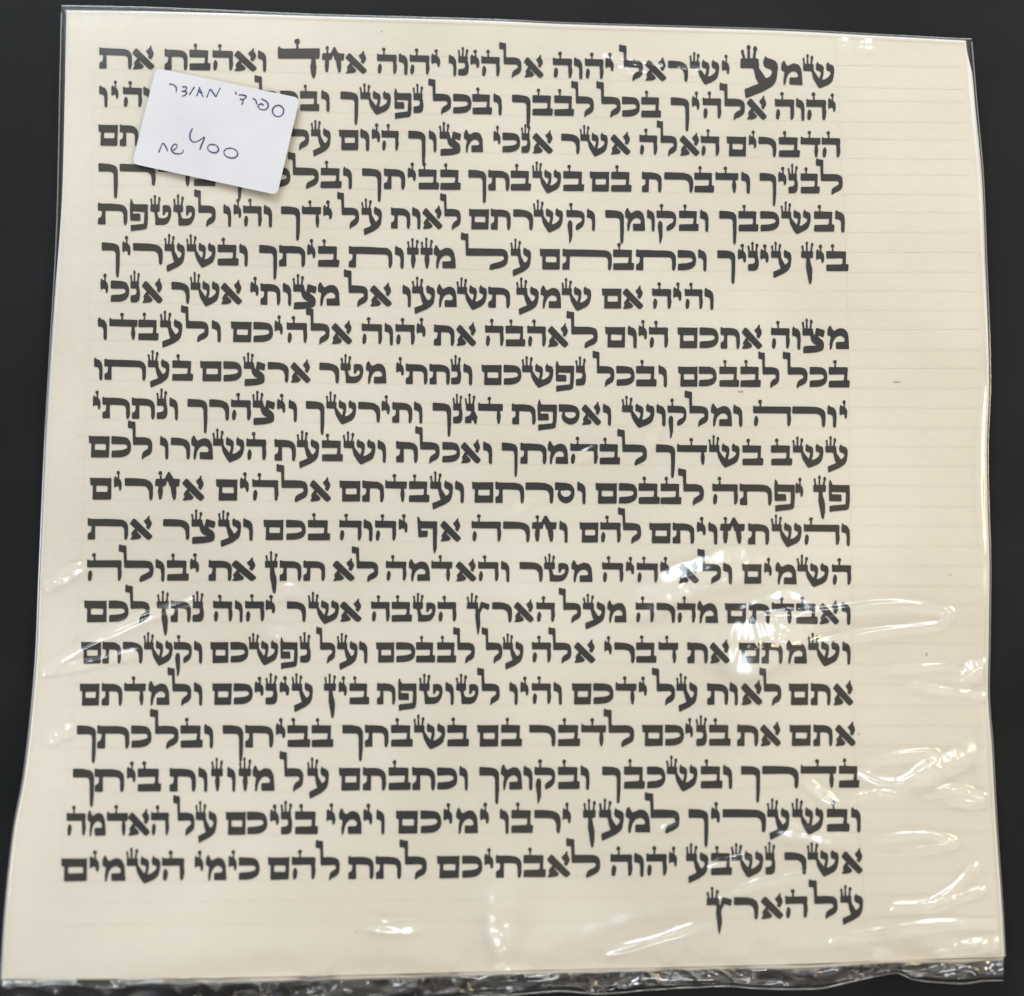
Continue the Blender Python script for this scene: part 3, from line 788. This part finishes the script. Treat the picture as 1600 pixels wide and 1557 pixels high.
# back film and the welded rim of the sleeve
sb = np.linspace(-1, 2, 121)
S, T = np.meshgrid(np.r_[np.linspace(-1, 0, 4)[:-1], np.linspace(0, 1, 90), np.linspace(1, 2, 4)[1:]], np.r_[np.linspace(-1, 0, 4)[:-1], np.linspace(0, 1, 90)])
sc, tc_ = np.clip(S, 0, 1), np.clip(T, 0, 1)
Q = coons(sc, tc_)
mL = 9.0 * (1 - .55 * sstep(.05, .6, tc_)) - 1.5 * sstep(.7, 1, tc_)
mR = 10.5 - 6.5 * sstep(.05, .45, tc_) - 1.5 * sstep(.6, 1, tc_)
mT = 10.5 - 6.0 * sstep(0, .30, sc)
U = Q[..., 0] - np.clip(-S, 0, 1) * mL + np.clip(S - 1, 0, 1) * mR
V = Q[..., 1] - np.clip(-T, 0, 1) * mT
mesh_obj('back_film', unproject(U, V, sheet_z(U, V) - 0.0075), grid_faces(*U.shape), M_FILM, sleeve)


def tube(pts, rad, nseg=6):
    pts = np.array(pts)
    d = np.gradient(pts, axis=0)
    d /= np.linalg.norm(d, axis=1)[:, None]
    up = np.array([0, 0, 1.0])
    a = np.cross(d, up)
    a /= np.linalg.norm(a, axis=1)[:, None]
    b = np.cross(a, d)
    ang = np.linspace(0, 2 * math.pi, nseg, endpoint=False)
    rad = np.broadcast_to(rad, (len(pts),))
    ring = pts[:, None] + rad[:, None, None] * (a[:, None] * np.cos(ang)[None, :, None] + b[:, None] * np.sin(ang)[None, :, None])
    n_, m = ring.shape[:2]
    f = []
    for i in range(n_ - 1):
        for j in range(m):
            f.append((i * m + j, i * m + (j + 1) % m, (i + 1) * m + (j + 1) % m, (i + 1) * m + j))
    return ring.reshape(-1, 3), f


tq = np.linspace(0, 1, 160)
rimL = E_LEF(tq) - np.stack([9.0 * (1 - .55 * sstep(.05, .6, tq)) - 1.5 * sstep(.7, 1, tq), 0 * tq], axis=1)
rimR = E_RIG(tq) + np.stack([10.5 - 6.5 * sstep(.05, .45, tq) - 1.5 * sstep(.6, 1, tq), 0 * tq], axis=1)
rimT = E_TOP(tq) - np.stack([0 * tq, 10.5 - 6.0 * sstep(0, .30, tq)], axis=1)
rimT[0, 0] -= 9
rimT[-1, 0] += 10
for rim in (rimL, rimR, rimT):
    p = unproject(rim[:, 0], rim[:, 1], sheet_z(rim[:, 0], rim[:, 1]) - 0.0065)
    vv, ff = tube(p, 0.0011)
    mesh_obj('side_weld', vv, ff, M_EDGE, sleeve)

# the crumpled open end
OPEN = Curve([(-30, 1592), (120, 1588), (300, 1578), (480, 1570), (640, 1562), (720, 1558), (800, 1554.5), (876, 1549), (940, 1553), (1010, 1547), (1081, 1543),
              (1140, 1541), (1193, 1545), (1276, 1545), (1322, 1536), (1373, 1524.5), (1404, 1520.5), (1430, 1531), (1499, 1537), (1535, 1533), (1568, 1532)])


def open_end(name, amp, seed, zoff, trim):
    ni, nj = 760, 44
    S, T = np.meshgrid(np.linspace(0, 1, ni), np.linspace(0, 1, nj))
    A = E_BOT(S)
    # match the opening edge by its horizontal position, not by arc length
    xs = -6 + 1574 * S
    B = np.stack([xs, np.interp(xs, OPEN.s[:, 0], OPEN.s[:, 1])], axis=-1)
    B[..., 1] -= trim * (1 + np.sin(xs / 37.0 + seed)) * .5
    A = np.stack([4 + 1564 * S, np.interp(4 + 1564 * S, E_BOT.s[:, 0], E_BOT.s[:, 1])], axis=-1)
    UV = A * (1 - T[..., None]) + B * T[..., None]
    U, V = UV[..., 0], UV[..., 1]
    wx, wy = U + 9 * vnoise(U / 40, V / 30, seed + 5), V + 7 * vnoise(U / 33, V / 25, seed + 6)
    r1 = vnoise(wx / 50 + wy / 90, wy / 24 + wx / 140, seed)
    r2 = 1 - np.abs(2 * vnoise(wx / 64 - wy / 60, wy / 30, seed + 1) - 1)
    r3 = vnoise(wx / 22, wy / 13, seed + 2)
    calm = .35 + .65 * sstep(80, 520, U)
    h = amp * calm * (13 * r1 + 6.0 * r2 ** 3 + 2.4 * r3)
    # long folds along the opening
    h = h + amp * 2.0 * np.sin(T * 6 + 2.2 * np.sin(U / 75.0) + seed)
    zs = sheet_z(U, V) - 0.004
    Z = zs * (1 - .55 * sstep(0, 1, T)) + zoff + 0.0015 * h * sstep(0, .18, T) * (1 - .45 * sstep(.85, 1, T))
    return mesh_obj(name, unproject(U, V, Z), grid_faces(*U.shape), M_FLAP, sleeve)


open_end('open_end', 1.7, 21, 0.0060, 0.0)
open_end('open_end', .6, 44, 0.0005, 5.0)
xs = np.linspace(-4, 1567, 260)
ys = np.interp(xs, OPEN.s[:, 0], OPEN.s[:, 1])
p = unproject(xs, ys, sheet_z(xs, ys) * .45 + 0.008 + .002 * np.sin(xs / 9.0) * np.sin(xs / 41.0))
vv, ff = tube(p, 0.0013)
mesh_obj('open_edge', vv, ff, M_EDGE, sleeve)

# ----------------------------------------------------------------------------
# the price label stuck on the sleeve
# ----------------------------------------------------------------------------
lab = empty('price_label', None, 'small white rectangular sticker with violet handwriting and the price 400, stuck tilted on the sleeve', 'sticker')
TL, TR_, BR_, BL = (np.array(q, float) for q in ((243.5, 106.5), (468.5, 153.5), (433, 305), (206.5, 256)))


def label_uv(a, b):
    a, b = np.asarray(a, float)[..., None], np.asarray(b, float)[..., None]
    return TL * (1 - a) * (1 - b) + TR_ * a * (1 - b) + BR_ * a * b + BL * (1 - a) * b


def label_z(u, v):
    return sheet_z(u, v) + 0.0064 + 0.003 * sstep(330, 450, u)


def rounded_outline(r, k=7):
    wl, hl = 230.0, 155.0
    out = []
    for cx, cy, a0 in ((wl - r, r, -90), (wl - r, hl - r, 0), (r, hl - r, 90), (r, r, 180)):
        for q in np.linspace(0, 90, k):
            a = math.radians(a0 + q)
            out.append(((cx + r * math.cos(a)) / wl, (cy + r * math.sin(a)) / hl))
    out = np.array(out)
    nx = np.roll(out, -1, axis=0)
    dense = []
    for p_, q_ in zip(out, nx):
        k_ = 12 if np.hypot(*(q_ - p_)) > .2 else 1
        dense.extend(p_ + (q_ - p_) * i / k_ for i in range(k_))
    return np.array(dense)


ol = rounded_outline(9.0)
m = len(ol)
rings = [ol * f + .5 * (1 - f) for f in (1.0, .985, .9, .8, .7, .6, .5, .4, .3, .2, .1)]
vs, fs = [], []
for i, rg in enumerate([ol] + rings):
    uvp = label_uv(rg[:, 0], rg[:, 1])
    z = label_z(uvp[:, 0], uvp[:, 1]) - (0.0013 if i == 0 else 0)
    vs.append(unproject(uvp[:, 0], uvp[:, 1], z))
cuv = label_uv(.5, .5)
vs.append(unproject(cuv[0], cuv[1], label_z(cuv[0], cuv[1]))[None])
V_ = np.vstack(vs)
for i in range(len(rings)):
    for j in range(m):
        fs.append((i * m + j, (i + 1) * m + j, (i + 1) * m + (j + 1) % m, i * m + (j + 1) % m))
c = len(V_) - 1
for j in range(m):
    fs.append((len(rings) * m + j, c, len(rings) * m + (j + 1) % m))
fs.append(tuple(range(m)))
mesh_obj('paper', V_, fs, M_LABEL, lab, False)


def ell(cx, cy, rx, ry, rot=0, a0=0, a1=380, n=26):
    a = np.radians(np.linspace(a0, a1, n))
    x, y = rx * np.cos(a), ry * np.sin(a)
    r = math.radians(rot)
    return np.stack([cx + x * math.cos(r) - y * math.sin(r), cy + x * math.sin(r) + y * math.cos(r)], axis=1)


TOP_STROKES = [
 ell(1340, 420, 50, 50, 0, -110, 265),
 [(1190, 312), (1235, 335), (1253, 372), (1235, 402), (1205, 410), (1172, 398), (1163, 374), (1185, 356), (1212, 368)],
 [(1115, 308), (1135, 320), (1146, 338), (1148, 362)],
 [(985, 277), (1030, 278), (1056, 292), (1040, 310), (1012, 319), (1000, 312)], [(1030, 318), (1026, 338), (1016, 364)],
 [(958, 250), (964, 258), (968, 274)],
 [(702, 302), (718, 262), (735, 228), (760, 258), (784, 290), (804, 252), (824, 214)],
 [(612, 288), (628, 246), (642, 208)], [(634, 208), (652, 244), (660, 270), (672, 298)], [(628, 250), (656, 256)],
 [(548, 276), (570, 240), (594, 204)],
 [(484, 206), (512, 204), (526, 216), (512, 234), (482, 246), (506, 244), (522, 256), (514, 276), (482, 290)],
 [(368, 180), (398, 184), (424, 200), (433, 222), (428, 252)],
]
LOW_STROKES = [
 [(576, 576), (558, 614), (553, 656), (568, 688), (596, 698), (638, 682), (682, 654), (672, 690), (656, 724), (642, 768)],
 ell(760, 756, 50, 36, 18, -100, 270), ell(918, 796, 63, 43, 12, -110, 262),
 [(494, 768), (486, 792), (452, 804), (412, 796), (388, 768), (394, 738), (418, 716), (438, 726), (430, 752), (402, 772)],
 [(274, 792), (292, 746), (312, 708), (334, 734), (346, 758), (356, 782)],
]
for group_ in (TOP_STROKES, LOW_STROKES):
    vv, ff = [], []
    for st in group_:
        c = catmull(st, 8)
        u, v = 200 + c[:, 0] / 5.714, 100 + c[:, 1] / 5.714
        p = unproject(u, v, label_z(u, v) + 0.0004)
        rr = 0.0009 * (1 + .22 * np.sin(np.linspace(0, 9, len(p)) + len(vv)))
        rr[0] *= .5
        rr[-1] *= .5
        a, b = tube(p, rr, 6)
        ff.extend(tuple(i + len(vv) for i in q) for q in b)
        vv.extend(a)
    mesh_obj('handwriting', np.array(vv), ff, M_PEN, lab)
